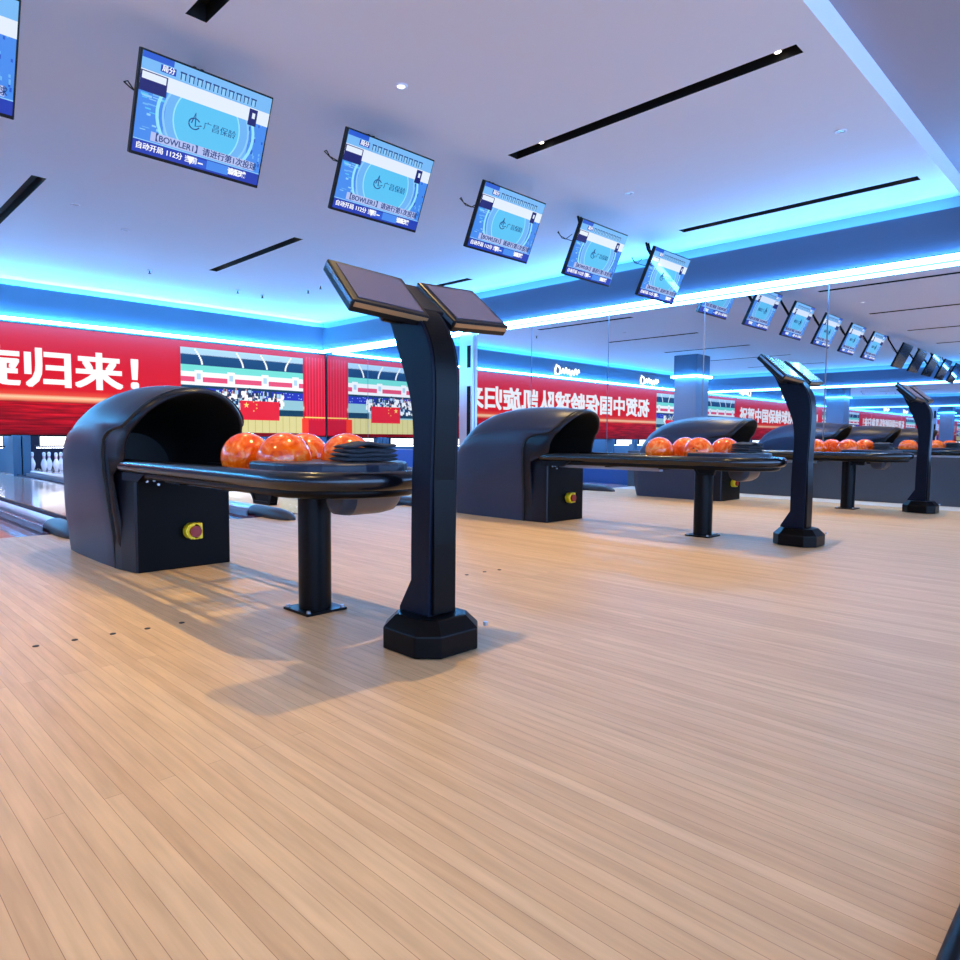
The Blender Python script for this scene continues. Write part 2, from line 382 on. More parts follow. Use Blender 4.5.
for i, (x, y) in enumerate(((8.67, 17.8), (9.96, 16.4), (9.43, 17.9), (6.2, 17.2), (9.9, 15.7))):
    q = MB(); q.cyl((0, 0), .05, -.02, 0, 'z', M['silver'], 12); q.cyl((0, 0), .018, -.08, -.02, 'z', M['grey'], 8); q.cyl((0, 0), .035, -.09, -.08, 'z', M['grey'], 8)
    o = q.build('sprinkler_head'); o.location = (x*K, y*K, ZC*K)
    tag(o, 'tiny sprinkler head on the far ceiling near the display wall, %s from the left' % ORD[i], 'sprinkler', 'sprinkler heads on the far ceiling')

# ------------------------------------------------------------------ LED display wall
led = empty('video_display_wall', (0, YF, .95))
tag(led, 'huge glowing red video display with white Chinese lettering across the end wall above the pins', 'display')
ledm = {k: mat('led_'+k, (.01, .01, .01, 1), .8, spec=.1, emit=C(*v), es=1.05) for k, v in dict(
    white=(250, 252, 255), navy=(24, 60, 110), mint=(120, 225, 215), pink=(232, 80, 120), pale=(180, 215, 240), blue=(40, 50, 190),
    deep=(20, 60, 90), sky=(150, 200, 215), flag=(232, 30, 52), gold=(255, 225, 110), wood=(222, 214, 150), wood2=(200, 190, 120),
    cur=(240, 36, 66), cur2=(205, 14, 44), skin=(200, 150, 150), ink=(40, 50, 80), cushion=(250, 60, 30)).items()}
def LB(mb, x0, z0, x1, z1, m, d): mb.box(x0, -d-.004, z0-.95, x1, -d, z1-.95, m)
ZB, ZT = .99, 3.80
q = MB(); q.box(XL+.02, 0, ZB-.95, XM-.05, .06, ZT-.95, M['ledred']); o = q.build('red_backdrop', led)
o.location = (0, 0, 0)
# backdrop gradient uses the object's own height: shift texture by building at true height
q = MB(); q.box(XL+.02, -.02, .0, XM-.03, .08, .04, M['black']); q.box(XL+.02, -.02, ZT-.95, XM-.03, .08, ZT-.91, M['black'])
q.box(XM-.07, -.02, 0, XM-.03, .08, ZT-.91, M['black']); q.box(XL+.02, -.02, 0, XL+.06, .08, ZT-.91, M['black']); q.build('display_frame', led)
def picture(cx, flip, name):
    t = MB(); w = 2.04; rng = random.Random(7)
    X = lambda u: cx + (u-.5)*2*w*flip
    Z0, Z1 = 1.10, 3.62
    Z = lambda v: Z0+(Z1-Z0)*v
    def r(u0, v0, u1, v1, m, d):
        a, b = sorted((X(u0), X(u1))); LB(t, a, Z(v0), b, Z(v1), ledm[m], d)
    r(0, 0, 1, 1, 'sky', .01)
    r(0, .92, 1, 1, 'pale', .016); r(0, .80, 1, .93, 'navy', .016); r(0, .72, 1, .80, 'mint', .016); r(0, .66, 1, .72, 'white', .016)
    r(0, .60, 1, .66, 'pink', .016); r(0, .56, 1, .60, 'white', .016); r(0, .53, 1, .56, 'deep', .016); r(0, .43, 1, .53, 'blue', .016)
    for i in range(70):
        u = rng.random(); v = .44+.08*rng.random(); r(u, v, u+.006, v+.012, 'pale', .02)
    r(.78, .22, 1, .30, 'deep', .016); r(0, .24, .5, .34, 'deep', .016)
    r(0, 0, 1, .22, 'wood', .016)
    for i in range(16): r(.03+i*.06, 0, .036+i*.06, .22, 'wood2', .02)
    for u in (.13, .38, .66, .93):      # emblems on the band
        r(u-.03, .60, u+.03, .74, 'white', .02); r(u-.015, .63, u+.015, .70, 'pale', .024)
    for u in (.1, .42, .62, .88):       # curved roof lights
        n = 8
        for k in range(n):
            uu = u+.05*math.sin(k/n*1.6)*(1 if u < .7 else -1); vv = .99-.18*k/n
            r(uu, vv-.025, uu+.014, vv, 'white', .022)
    for i in range(230):                # the crowd behind the flag
        u = .25+.55*rng.random(); hgt = .54 - .10*abs(u-.5) ; v = .33+(hgt-.33)*rng.random()
        r(u, v-.05, u+.024, v, rng.choice(['white', 'white', 'white', 'pale', 'pale', 'ink', 'navy']), .026+.0003*i)
        if i % 2: r(u+.004, v, u+.016, v+.03, rng.choice(['skin', 'ink', 'ink']), .027+.0003*i)
    # flag
    r(.44, .16, .77, .40, 'flag', .1)
    def star(u, v, s, rot=0):
        pts = []
        for k in range(10):
            a = math.pi/2+rot+k*math.pi/5; rr = s if k % 2 == 0 else s*.4
            pts.append((X(u)+rr*math.cos(a), -.108, Z(v)+rr*math.sin(a)-.95))
        t.add(pts+[(X(u), -.108, Z(v)-.95)], [(k, (k+1) % 10, 10) for k in range(10)], ledm['gold'])
    star(.49, .345, .10); 
    for u, v in ((.55, .39), (.575, .355), (.575, .31), (.55, .275)): star(u, v, .035, .4)
    t.build(name, led)
picture((8.29+12.37)/2, 1, 'stage_picture'); picture(-10.75, 1, 'stage_picture')
# red curtains between picture and corner
q = MB()
for x0, x1 in ((12.42, XM-.06),):
    n = 14; 
    for i in range(n):
        a = x0+(x1-x0)*i/n; LB(q, a, 1.03, a+(x1-x0)/n, 3.68, ledm['cur' if i % 2 else 'cur2'], .008)
    LB(q, x0, 1.03, x1, 1.55, ledm['cur2'], .016); LB(q, x0, 1.62, x1, 1.66, ledm['gold'], .018)
    LB(q, x0-.15, 1.06, x0+.1, 1.6, ledm['cushion'], .1)
q.build('curtain_graphic', led)
text('祝贺中国保龄球队凯旋归来！', 1.04, ledm['white'], 'lettering', led, (.0, -.03, 2.64-.95), bold=0, depth=.006, sx=1.17, fat=.028)
# small logos on the fascia
def logo(x):
    t = MB(); pts = []
    for i in range(90):
        a = i/90; pts.append((-.95+1.5*a, 0, .0+.13*math.sin(a*38)*(1 if a < .9 else .5)+.05*math.sin(a*11)))
    t.tube(pts, .035, .035, M['white_emit'], 6)
    c = [(.75+.2*math.cos(k/16*6.283), 0, .02+.2*math.sin(k/16*6.283)) for k in range(17)]
    t.tube(c, .04, .04, M['white_emit'], 6)
    t.tube([(.55, 0, .1), (.85, 0, .28), (.95, 0, -.2)], .035, .035, M['white_emit'], 6)
    o = t.build('neon_logo'); o.location = (x*K, (YF-.2)*K, 4.2*K)
    tag(o, 'small white glowing script logo on the blue front fascia, %s' % ('nearer the corner' if x > -3 else 'farther from the corner'), 'sign')
logo(-.1); logo(-7.6)

# ------------------------------------------------------------------ pinsetter housings, pins, lanes
def pin_mesh():
    t = MB(); s = .0254/K
    prof = [(1.0, 0), (1.15, .3), (1.4, 1.2), (1.95, 3), (2.3, 4.4), (2.38, 5.2), (2.2, 6.4), (1.75, 7.8), (1.2, 9.0), (.95, 10), (.9, 10.6), (1.0, 11.6), (1.2, 12.8), (1.27, 13.5), (1.15, 14.3), (.8, 14.8), (.3, 15)]
    t.lathe([(r*s, z*s) for r, z in prof], M['pin'], 20)
    u = MB()
    for z0, z1, r0, r1 in ((10.1, 10.5, .97, .93), (11.1, 11.5, .98, 1.02)): u.cyl((0, 0), r0*s, z0*s, z1*s, 'z', M['pinred'], 20, r1*s, False)
    return t, u
pt, pu = pin_mesh()
pin0 = empty('bowling_pin'); pt.build('pin_body', pin0); pu.build('pin_neck_stripes', pin0)
first = [True]
rows = ['front point', 'second row', 'third row', 'back row']
order = {5.33: 'the lane left of the nearest hood', 7.58: 'the lane behind the nearest hood', 9.83: 'the lane behind the nearest table', 12.08: 'the lane beside the mirrored wall'}
def place_pins(xl):
    lane_name = order[round(xl, 2)]
    for r_ in range(4):
        for c in range(r_+1):
            x = xl+(c-r_/2)*.4064; y = 20.95+r_*.352
            o = pin0 if first[0] else copy_tree(pin0); first[0] = False
            o.location = (x*K, y*K, .002*K)
            pos = rows[r_] if r_ == 0 else ('%s, %s' % (rows[r_], {1: ['left', 'right'], 2: ['left', 'middle', 'right'], 3: ['far left', 'inner left', 'inner right', 'far right']}[r_][c]))
            tag(o, 'white bowling pin on %s, %s' % (lane_name, pos), 'bowling pin', 'bowling pins')
for xl in (5.33, 7.58, 9.83, 12.08): place_pins(xl)

lane_lab = {0: 'running out of the left edge of the photo', 1: 'second from the left edge', 2: 'left of the nearest hood, its pins in view', 3: 'behind the nearest hood', 4: 'behind the nearest table', 5: 'beside the mirrored wall'}
lane_lab = {0: 'at the left photo edge', 1: 'just left of the nearest table', 2: 'with pins in view', 3: 'behind the nearest hood', 4: 'behind the nearest table', 5: 'beside the mirrored wall'}
def lane(x, label, pit_label):
    t = empty('bowling_lane', (x, YA, -.13))
    q = MB(); q.box(-.7, .02, 0, .7, 12.74, .13, M['lane']); q.build('lane_surface', t)
    for s in (-1, 1):
        g = MB(); prof = []
        for k in range(9):
            a = math.pi*k/8; prof.append((s*.855-.14*math.cos(a), .12-.11*math.sin(a)))
        prof += [(s*.855+.147, .12), (s*.855+.147, 0), (s*.855-.147, 0), (s*.855-.147, .12)]
        g.prism(prof, 'y', .02, 12.7, M['gutter']); g.build('gutter', t)
    tag(t, label, 'bowling lane', 'bowling lanes')
    p = empty('pinsetter_housing', (x, YF, 0))
    for s in (-1, 1):
        q = MB(); q.box(s*1.02-.09, -.15, -.13, s*1.02+.09, 2.6, .97, M['teal']); q.build('side_panel', p, bevel=.01)
    q = MB(); q.box(-.93, 2.55, -.13, .93, 2.6, .97, M['navy']); q.build('back_curtain', p)
    q = MB(); q.box(-.74, -.13, .69, .74, -.05, .96, M['black']); q.build('sign_box', p)
    q = MB(); q.box(-.72, -.15, .71, .72, -.131, .94, M['white_emit']); q.build('lit_sign_face', p)
    q = MB(); q.box(-.93, -.12, -.13, .93, -.05, -.02, M['silver']); q.build('ledge', p)
    q = MB(); q.box(-.8, .02, .66, .8, .12, .70, M['black']); q.box(-.75, .04, .645, .75, .10, .66, M['pinlamp']); q.build('pin_lamp', p)
    q = MB(); q.box(-.92, -.04, -.13, .92, 2.5, -.001, M['lane']); q.build('pin_deck', p)
    tag(p, pit_label, 'pinsetter', 'pinsetter housings')
M['pinlamp'] = mat('pin_lamp_glow', (0, 0, 0, 1), .5, emit=(.72, .78, 1, 1), es=22)
for i, x in enumerate(LANES):
    lane(x, 'pale glossy wooden bowling lane with side gutters, ' + lane_lab[i], 'pinsetter housing with white lit panel, end of the lane ' + lane_lab[i])
for i, x in enumerate(LANESL):
    lane(x, 'bowling lane seen only in the mirrored wall, %s beyond the column' % ORD[i], 'pinsetter housing seen only in the mirrored wall, %s beyond the column' % ORD[i])

# rounded cappings between the lanes
def capping(x, label, wide):
    t = empty('ball_track_capping', (x, 7.3, 0)); w = wide
    prof = [(-w, 0), (-w, .05)] + [(-w*math.cos(math.pi*k/10)*1.0, .05+.07*math.sin(math.pi*k/10)) for k in range(1, 10)] + [(w, .05), (w, 0)]
    q = MB(); q.prism([(a*.45, b) for a, b in prof], 'y', .9, 12.3, M['silver']); q.build('metal_cover', t)
    q = MB(); q.box(-w, .7, -.13, w, 12.3, .03, M['maroon']); q.build('maroon_deck', t)
    q = MB()
    rings = []
    for yy, s, h in ((0, .35, .25), (.04, .6, .5), (.15, .85, .8), (.35, 1, 1), (.9, 1, 1.05)):
        rings.append([(a*s, yy, b*h) for a, b in prof])
    q.loft(rings, M['grey'], True, True, True, True); q.build('nose_cap', t)
    for s in (-1, 1):
        q = MB(); q.box(s*w-.012, .9, -.02, s*w+.0, 12.3, .05, M['silver']); q.build('edge_strip', t)
    tag(t, label, 'lane capping', 'cappings between the lanes')
M['grey2'] = M['grey']
for x, lab in ((1.95, 'behind the nearest hood'), (4.2, 'seen under the nearest table'), (6.45, 'behind the middle ball return'), (8.7, 'seen under the middle table'), (10.95, 'behind the farthest ball return')):
    capping(x, 'rounded metal ball track cover with dark nose, ' + lab, .115)
capping(-.3, 'rounded metal ball track cover just outside the left edge', .115)

# ------------------------------------------------------------------ ball return
ZC0 = .9
def arch(zt, wm, wb, seamY, side_n=None):
    """half outline (left side bottom -> top), returned as list of (x, z, zn)"""
    zs = [0, .25, .5, .72, .84, .9, .95, .985, 1.01, 1.025, 1.035, 1.045, 1.06, 1.09, 1.13, 1.18, 1.23, 1.27, 1.30, 1.315, 1.32]
    out = []
    for z in zs:
        zn = z; z2 = z*zt/1.32*1.018; c = ZC0*zt/1.32
        if z <= ZC0: f = z/ZC0; x = wb+(wm-wb)*(f*f*(3-2*f))
        else: x = wm*math.sqrt(max(0, 1-((z-ZC0)/(1.32-ZC0))**2.1))
        out.append((x, z2, zn))
    return out
def ring(zt, wm, wb, Yf, dx=0):
    h = arch(zt, wm, wb, None)
    L = [(-x, Yf(zn), z) for x, z, zn in h]; Rr = [(x, Yf(zn), z) for x, z, zn in h[:-1]][::-1]
    return L+Rr
def interp(tab):
    def f(z):
        for (a, ya), (b, yb) in zip(tab, tab[1:]):
            if z <= b: return ya+(yb-ya)*(z-a)/(b-a)
        return tab[-1][1]
    return f
seamY = interp([(0, 5.55), (.84, 5.50), (.95, 5.47), (.985, 5.44), (1.01, 5.39), (1.025, 5.33), (1.035, 5.25), (1.045, 5.16), (1.06, 5.11), (1.09, 5.07), (1.13, 5.03), (1.32, 4.93)])
def ball_return():
    t = empty('ball_return', (1.95, 5.2, 0)); OX, OY = 2.07-.0, 5.2   # geometry built around x=0, y relative to 5.2
    S = lambda f: (lambda z: f(z)-5.2)
    # shell
    q = MB(); rings = []
    YBk = 6.74
    for tt, zt, wm, wb in ((0, 1.30, .455, .365), (.02, 1.315, .465, .37), (.12, 1.335, .475, .375), (.25, 1.352, .48, .38), (.4, 1.356, .48, .38), (.52, 1.345, .48, .38), (.63, 1.32, .475, .38), (.73, 1.28, .465, .38), (.82, 1.215, .45, .375), (.9, 1.12, .43, .37), (.96, .99, .41, .365), (1, .83, .385, .355)):
        rings.append(ring(zt, wm, wb, lambda z, tt=tt: seamY(z)+tt*(YBk-seamY(z))-5.2+ (.06*math.sin(min(z, 1)*3.1) if tt == 1 else 0)))
    q.loft(rings, M['shell'], False, False, False, True)
    n = len(rings[-1]); q.add(rings[-1], [tuple(range(n))], M['shell'], False)
    q.flat = False
    o = q.build('hood_shell', t, weld=True)
    q = MB()
    q.loft([ring(1.28, .43, .35, S(lambda z: seamY(z)+.01)), ring(1.318, .468, .374, S(lambda z: seamY(z)-.001)), ring(1.318, .468, .374, S(lambda z: seamY(z)-.028)), ring(1.28, .43, .35, S(lambda z: seamY(z)-.03))], M['slot'], False, False, False, False)
    q.build('seam_shade_strip', t)  # black strip added for the shade in the seam groove
    # front frame
    q = MB()
    fy = interp([(0, 5.40), (.72, 5.40), (.84, 5.12), (.95, 5.10), (1.045, 5.05), (1.09, 5.0), (1.32, 4.84)])
    my = interp([(0, 5.42), (.84, 5.38), (.95, 5.36), (1.01, 5.29), (1.035, 5.16), (1.045, 5.09), (1.09, 5.02), (1.32, 4.87)])
    rings = [ring(1.30, .44, .35, S(lambda z: seamY(z)+.03)), ring(1.31, .45, .36, S(lambda z: seamY(z)-.02)), ring(1.315, .452, .36, S(lambda z: (seamY(z)+my(z))/2)),
             ring(1.305, .448, .355, S(my)), ring(1.30, .438, .34, S(lambda z: (my(z)+fy(z))/2)), ring(1.292, .432, .335, S(fy)), ring(1.280, .422, .33, S(lambda z: fy(z)-.004)), ring(1.270, .412, .325, S(lambda z: fy(z)+.02))]
    q.loft(rings, M['frame'], False, False, False, True); q.build('hood_front_rim', t, weld=True)
    q = MB()
    rings = [ring(1.27, .412, .325, S(lambda z: fy(z)+.02)), ring(1.18, .37, .32, S(lambda z: 5.9)), ring(1.0, .32, .3, S(lambda z: 6.25))]
    q.loft(rings, M['inner'], False, False, True, True); q.build('hood_cavity', t, weld=True)
    q = MB(); q.prism([(-.37, .30), (-.36, .21), (-.325, .02), (-.315, 0), (.365, 0), (.375, .02), (.385, .21), (.385, .30)], 'z', 0, .76, M['panel']); q.build('front_cabinet', t, bevel=.008)
    for sg in (-1, 1):
        e = .03 if sg > 0 else 0
        q = MB(); q.prism([(sg*.378+e, .30), (sg*.366+e, .205), (sg*.332+e, .012), (sg*.318+e, .002), (sg*.318, .3)], 'z', .004, .78, M['frame']); q.build('corner_flange', t)
    b = MB()
    for i, (x, z) in enumerate(((-.27, .70), (-.22, .705), (-.25, .665), (-.20, .67), (-.17, .64))): b.cyl((x, z), .009, -.012, .004, 'y', M['silver'], 10)
    b.build('bolt_heads', t)
    # emergency button
    e = MB(); e.cyl((.06, .28), .062, -.07, 0, 'y', M['yellow'], 20); e.box(.06, -.07, .22, .125, 0, .34, M['yellow']); eo = e.build('button_collar', t, bevel=.006)
    e = MB(); e.cyl((.065, .28), .042, -.095, -.06, 'y', M['red'], 20); e.build('red_button', eo)
    # rail loop
    q = MB(); pts = [(-.385, .06, .785), (-.385, -.5, .785), (-.39, -1.2, .785), (-.40, -1.7, .785)]
    for k in range(0, 25):
        a = math.pi*k/24; pts.append((-.41*math.cos(a), -2.1-.44*math.sin(a), .785))
    pts += [(.40, -1.7, .785), (.39, -1.2, .785), (.385, -.5, .785), (.385, .06, .785)]
    rings = []
    n = 14
    q.tube(pts, .044, .048, M['rail'], n); q.build('table_rail', t)
    q = MB(); inner = [(p[0]*.93, p[1]*.985, p[2]-.055) for p in pts]
    q.tube(inner, .03, .03, M['black'], 8); q.build('under_rail', t)
    # end cover
    q = MB(); out = [(-.36, -1.78)]
    for k in range(0, 17):
        a = math.pi*k/16; out.append((-.37*math.cos(a), -2.08-.36*math.sin(a)))
    out.append((.36, -1.78)); out += [(.2, -1.70), (0, -1.68), (-.2, -1.70)]
    q.prism(out, 'z', .80, .868, M['slate']); q.build('end_cover', t, bevel=.015, seg=3)
    q = MB(); out2 = [(x*1.02, y+.02) for x, y in out]; q.prism(out2, 'z', .70, .80, M['black']); q.build('end_tray', t, bevel=.02)
    # ball tracks
    for s in (-.28, -.04, .04, .28):
        q = MB(); q.tube([(s, .3, .735), (s, -1.75, .735)], .016, .016, M['rail'], 8); q.build('ball_track_rod', t)
    q = MB()
    for yy in (-.2, -.85, -1.5): q.box(-.36, yy-.03, .69, .36, yy+.03, .72, M['black'])
    q.build('cross_bars', t)
    q = MB(); q.box(-.12, -1.35, .655, -.06, .1, .69, M['silver']); q.build('metal_channel', t)
    for sg in (-1, 1):
        q = MB()
        x0, x1 = sorted((sg*.36, sg*.40)); yy = -1.98
        for pr in ([(yy-.13, .74), (yy-.10, .665), (yy-.08, .665), (yy-.10, .74)], [(yy+.05, .665), (yy+.07, .665), (yy+.13, .74), (yy+.10, .74)], [(yy-.10, .655), (yy+.07, .655), (yy+.075, .672), (yy-.105, .672)], [(yy-.13, .74), (yy-.12, .72), (yy+.12, .72), (yy+.13, .74)]): q.prism(pr, 'x', x0, x1, M['black'])
        q.prism([(yy-.11, .73), (yy-.09, .67), (yy+.06, .67), (yy+.11, .73)], 'x', min(x0+.005, x1), x1-.02 if sg < 0 else x1-.03, M['panel'])
        q.build('side_bracket', t)
        q = MB(); x0, x1 = sorted((sg*.34, sg*.40)); q.prism([(-.38, .735), (-.25, .68), (.05, .68), (.05, .735)], 'x', x0, x1, M['black']); q.build('hood_bracket', t)
    # post
    q = MB(); q.cyl((0.05, -1.76), .093, .012, .70, 'z', M['black'], 28); q.build('post', t)
    q = MB(); q.box(-.08, -1.89, 0, .18, -1.63, .014, M['black']); q.build('base_plate', t)
    q = MB()
    for x, y in ((-.06, -1.87), (.16, -1.87), (-.06, -1.65), (.16, -1.65)): q.cyl((x, y), .012, .014, .028, 'z', M['silver'], 8)
    q.build('plate_bolts', t)
    # hand dryer under the table end
    q = MB(); n = 22; rings = []
    for x, r in ((-.08, .06), (-.075, .085), (-.02, .095), (.0, .095)):
        rings.append([(x, -2.16+r*math.cos(2*math.pi*k/n), .68+r*math.sin(2*math.pi*k/n)) for k in range(n)])
    q.loft(rings, M['grey'], True, True, True); q.build('blower_nozzle', t)
    q = MB(); rings = []
    for x, r in ((0, .097), (.2, .097), (.28, .085), (.32, .05)):
        rings.append([(x, -2.16+r*math.cos(2*math.pi*k/n), .68+r*math.sin(2*math.pi*k/n)) for k in range(n)])
    q.loft(rings, M['beige'], True, True, True); q.build('blower_body', t)
    return t
RX = (2.07, 6.60, 10.88); RY = (5.2, 5.10, 5.0)
ret0 = ball_return()
ret_lab = ['dark slate domed ball return with long rail table, the nearest and largest one', 'dark slate domed ball return with long rail table, the middle one of three', 'dark slate domed ball return with long rail table, the farthest one beside the mirrored wall']
for i, x in enumerate(RX):
    o = ret0 if i == 0 else copy_tree(ret0)
    o.location = (x*K, (RY[i])*K, 0); tag(o, ret_lab[i], 'ball return', 'ball returns on the approach')
# balls
BR = .145
me_ball = MB()
def sphere(r, m, nu=36, nv=20):
    t = MB(); rings = []
    for i in range(1, nv):
        a = math.pi*i/nv; rings.append([(r*math.sin(a)*math.cos(2*math.pi*k/nu), r*math.sin(a)*math.sin(2*math.pi*k/nu), -r*math.cos(a)) for k in range(nu)])
    t.loft(rings, m, True, True, True, True); return t
ball0 = empty('bowling_ball'); sphere(BR, M['ball']).build('ball_body', ball0)
for dx, dy in ((-.02, .03), (.02, .03), (0, -.03)):
    q = MB(); zz = math.sqrt(BR**2-dx*dx-dy*dy); q.cyl((dx, dy), .010 if dx else .012, zz-.004, zz+.0006, 'z', M['slot'], 12); q.build('finger_hole', ball0)
first = True
places = ['the nearest ball return', 'the middle ball return', 'the farthest ball return']
bp_ = [(-.16, 3.84-5.2, 'nearer row, closer to the hood'), (-.16, 3.40-5.2, 'nearer row, closer to the table end'), (.16, 3.72-5.2, 'farther row, closer to the hood'), (.16, 3.275-5.2, 'farther row, beside the folded cloth')]
for i, x in enumerate(RX):
    for k, (dx, dy, lab) in enumerate(bp_):
        o = ball0 if first else copy_tree(ball0); first = False
        o.location = ((x+dx)*K, (RY[i]+dy)*K, (.735+.139)*K); o.rotation_euler = (random.uniform(-.8, .8)+ (2.2 if k != 1 else .9), random.uniform(-.9, .9), random.uniform(0, 6))
        tag(o, 'orange marbled bowling ball on %s, %s' % (places[i], lab), 'bowling ball', 'orange bowling balls')
# folded cloths
def cloth():
    t = MB(); rng = random.Random(3)
    for L in range(4):
        nx, ny = 18, 12; w, d = .165-.006*L+rng.uniform(-.006, .006), .105; z0 = .012+.0225*L
        ox, oy = rng.uniform(-.012, .012), rng.uniform(-.01, .01); top = []; bot = []
        def P(i, j, s):
            u, v = i/nx*2-1, j/ny*2-1; e = (1-abs(u)**6)*(1-abs(v)**6)
            wv = (.0025*math.sin(5*u+L)+.002*math.sin(6*v+2*L))*(L > 0) + (.012*math.exp(-((u+.1)**2)*5) if L == 3 else 0)
            return (ox+u*w, oy+v*d, z0+wv+(s*.0112)*e**.3)
        T = [[P(i, j, 1) for i in range(nx+1)] for j in range(ny+1)]; B = [[P(i, j, -1) for i in range(nx+1)] for j in range(ny+1)]
        vs = [p for r_ in T for p in r_]+[p for r_ in B for p in r_]; fs = []; o = (nx+1)*(ny+1)
        for j in range(ny):
            for i in range(nx):
                a = j*(nx+1)+i; fs.append((a, a+1, a+nx+2, a+nx+1)); fs.append((o+a, o+a+nx+1, o+a+nx+2, o+a+1))
        edge = [j*(nx+1) for j in range(ny+1)]; e2 = [a+nx for a in edge]
        for a, b in zip(edge, edge[1:]): fs.append((a, b, o+b, o+a))
        for a, b in zip(e2, e2[1:]): fs.append((a, o+a, o+b, b))
        for i in range(nx): fs.append((i, o+i, o+i+1, i+1)); a = ny*(nx+1)+i; fs.append((a, a+1, o+a+1, o+a))
        t.add(vs, fs, M['cloth'], True)
    return t
c0 = cloth().build('folded_cloth', weld=True)
for i, x in enumerate(RX):
    o = c0 if i == 0 else c0.copy()
    if i: COL.objects.link(o)
    o.location = ((x+.09)*K, (RY[i]-2.18)*K, .870*K); o.rotation_euler = (0, 0, R(-8+5*i))
    tag(o, 'stack of folded dark grey cloths on the table end of ' + places[i], 'cloth', 'folded cloths on the ball return tables')

# ------------------------------------------------------------------ consoles
def console():
    t = empty('scoring_console', (2.2, 2.45, 0)); OY = 2.45; DX = -.055
    # base: octagon with bevelled top
    def octo(h, c): return [(-h, -h+c), (-h+c, -h), (h-c, -h), (h, -h+c), (h, h-c), (h-c, h), (-h+c, h), (-h, h-c)]
    q = MB(); o1 = [(x+DX, y, .004) for x, y in octo(.2, .085)]; o2 = [(x+DX, y, .105) for x, y in octo(.2, .085)]; o3 = [(x+DX, y, .165) for x, y in octo(.145, .06)]
    q.loft([o1, o2, o3], M['black'], True, True, True, False); q.build('base', t, bevel=.006)
    # post: side profile (y, z) swept across x
    def cr(pts, n=6):
        out = []
        for i in range(len(pts)-1):
            p0 = pts[max(i-1, 0)]; p1 = pts[i]; p2 = pts[i+1]; p3 = pts[min(i+2, len(pts)-1)]
            for k in range(n):
                s = k/n
                out.append(tuple(.5*((2*p1[a])+(-p0[a]+p2[a])*s+(2*p0[a]-5*p1[a]+4*p2[a]-p3[a])*s*s+(-p0[a]+3*p1[a]-3*p2[a]+p3[a])*s**3) for a in (0, 1)))
        out.append(pts[-1]); return out
    front = cr([(2.375, .8), (2.365, 1.05), (2.36, 1.22), (2.372, 1.36), (2.41, 1.47), (2.48, 1.57), (2.56, 1.64)])
    back = cr([(2.76, 1.70), (2.70, 1.60), (2.635, 1.46), (2.575, 1.32), (2.52, 1.17), (2.50, 1.0), (2.51, .8)])
    prof = [(2.385, .14), (2.38, .5)] + front + back + [(2.515, .5), (2.515, .32), (2.60, .18), (2.60, .14)]
    prof = [(a-OY, b) for a, b in prof]
    q = MB(); q.prism(prof, 'x', -.085+DX*.8, .085+DX*.8, M['console_bluelit']); q.build('post', t, bevel=.012, seg=3)
    q = MB(); fr = [(2.37, .17), (2.368, .5)] + front
    fr = [(a-OY-.006, b) for a, b in fr]; q.prism(fr+[(a+.03, b) for a, b in fr[::-1]], 'x', -.068+DX*.8, .068+DX*.8, M['black']); q.build('front_cover', t, bevel=.004)
    # head bracket and tablets
    q = MB(); q.box(-.09, -.02, 0, .09, .12, .0001, M['black']); q = MB()
    hp = [(2.50-OY, 1.60), (2.70-OY, 1.76), (2.78-OY, 1.72), (2.60-OY, 1.53)]
    q.prism(hp, 'x', -.24, .24, M['bezel']); q.build('head_bracket', t, bevel=.012)
    tab = []
    for s in (-1, 1):
        T = empty('tablet', (0, 0, 0)); 
        w, l, th = .411/2, .332/2, .06
        b = MB(); b.box(-w, -l, -th, w, l, 0, M['bezel']); 
        ca = b.build('touch_monitor', t, bevel=.008)
        a, be, ga = s*R(-4.59)*1, R(41.8), -s*R(-6.63)
        # rotation: about y (outer edge up), then x tilt, then z
        Rm = Matrix.Rotation(ga, 4, 'Z') @ Matrix.Rotation(be, 4, 'X') @ Matrix.Rotation(a, 4, 'Y')
        Rm.translation = Vector((s*.269*K, (2.569-OY)*K, 1.677*K))
        ca.matrix_local = Rm
        c2 = MB(); c2.box(-w+.035, -l+.03, 0, w-.03, l-.03, .004, M['offscreen']); c2.build('unlit_screen', ca)
        c2 = MB(); c2.box(-w-.003, -l+.01, -.028, -w+.001, l-.01, -.010, M['bluetrim']); c2.build('side_trim', ca)
        c2 = MB(); c2.box(-w+.01, -l-.003, -.030, w-.01, -l+.001, -.008, M['reflect_trim']); c2.build('front_trim', ca)
        bpy.data.objects.remove(T)
    q = MB(); q.tube([(-.02, .20, 1.52), (-.04, .17, 1.49), (-.06, .14, 1.50), (-.075, .12, 1.47)], .006, .006, M['slot'], 6); q.build('cable', t)
    q = MB()
    for x, y in ((-.12, .02), (-.09, -.17), (.13, -.185)): q.cyl((x, y), .012, .10, .118, 'z', M['silver'], 8)
    q.build('base_bolts', t)
    return t
con0 = console()
KX = ((2.2, 2.45), (6.85, 2.43), (11.2, 2.36))
cl = ['black curved scoring console with two tilted touch screens, the nearest one', 'black curved scoring console with two tilted touch screens, the middle one beside the middle table', 'black curved scoring console with two tilted touch screens, the farthest one at right']
for i, (x, y) in enumerate(KX):
    o = con0 if i == 0 else copy_tree(con0)
    o.location = (x*K, y*K, 0); tag(o, cl[i], 'scoring console', 'scoring consoles')

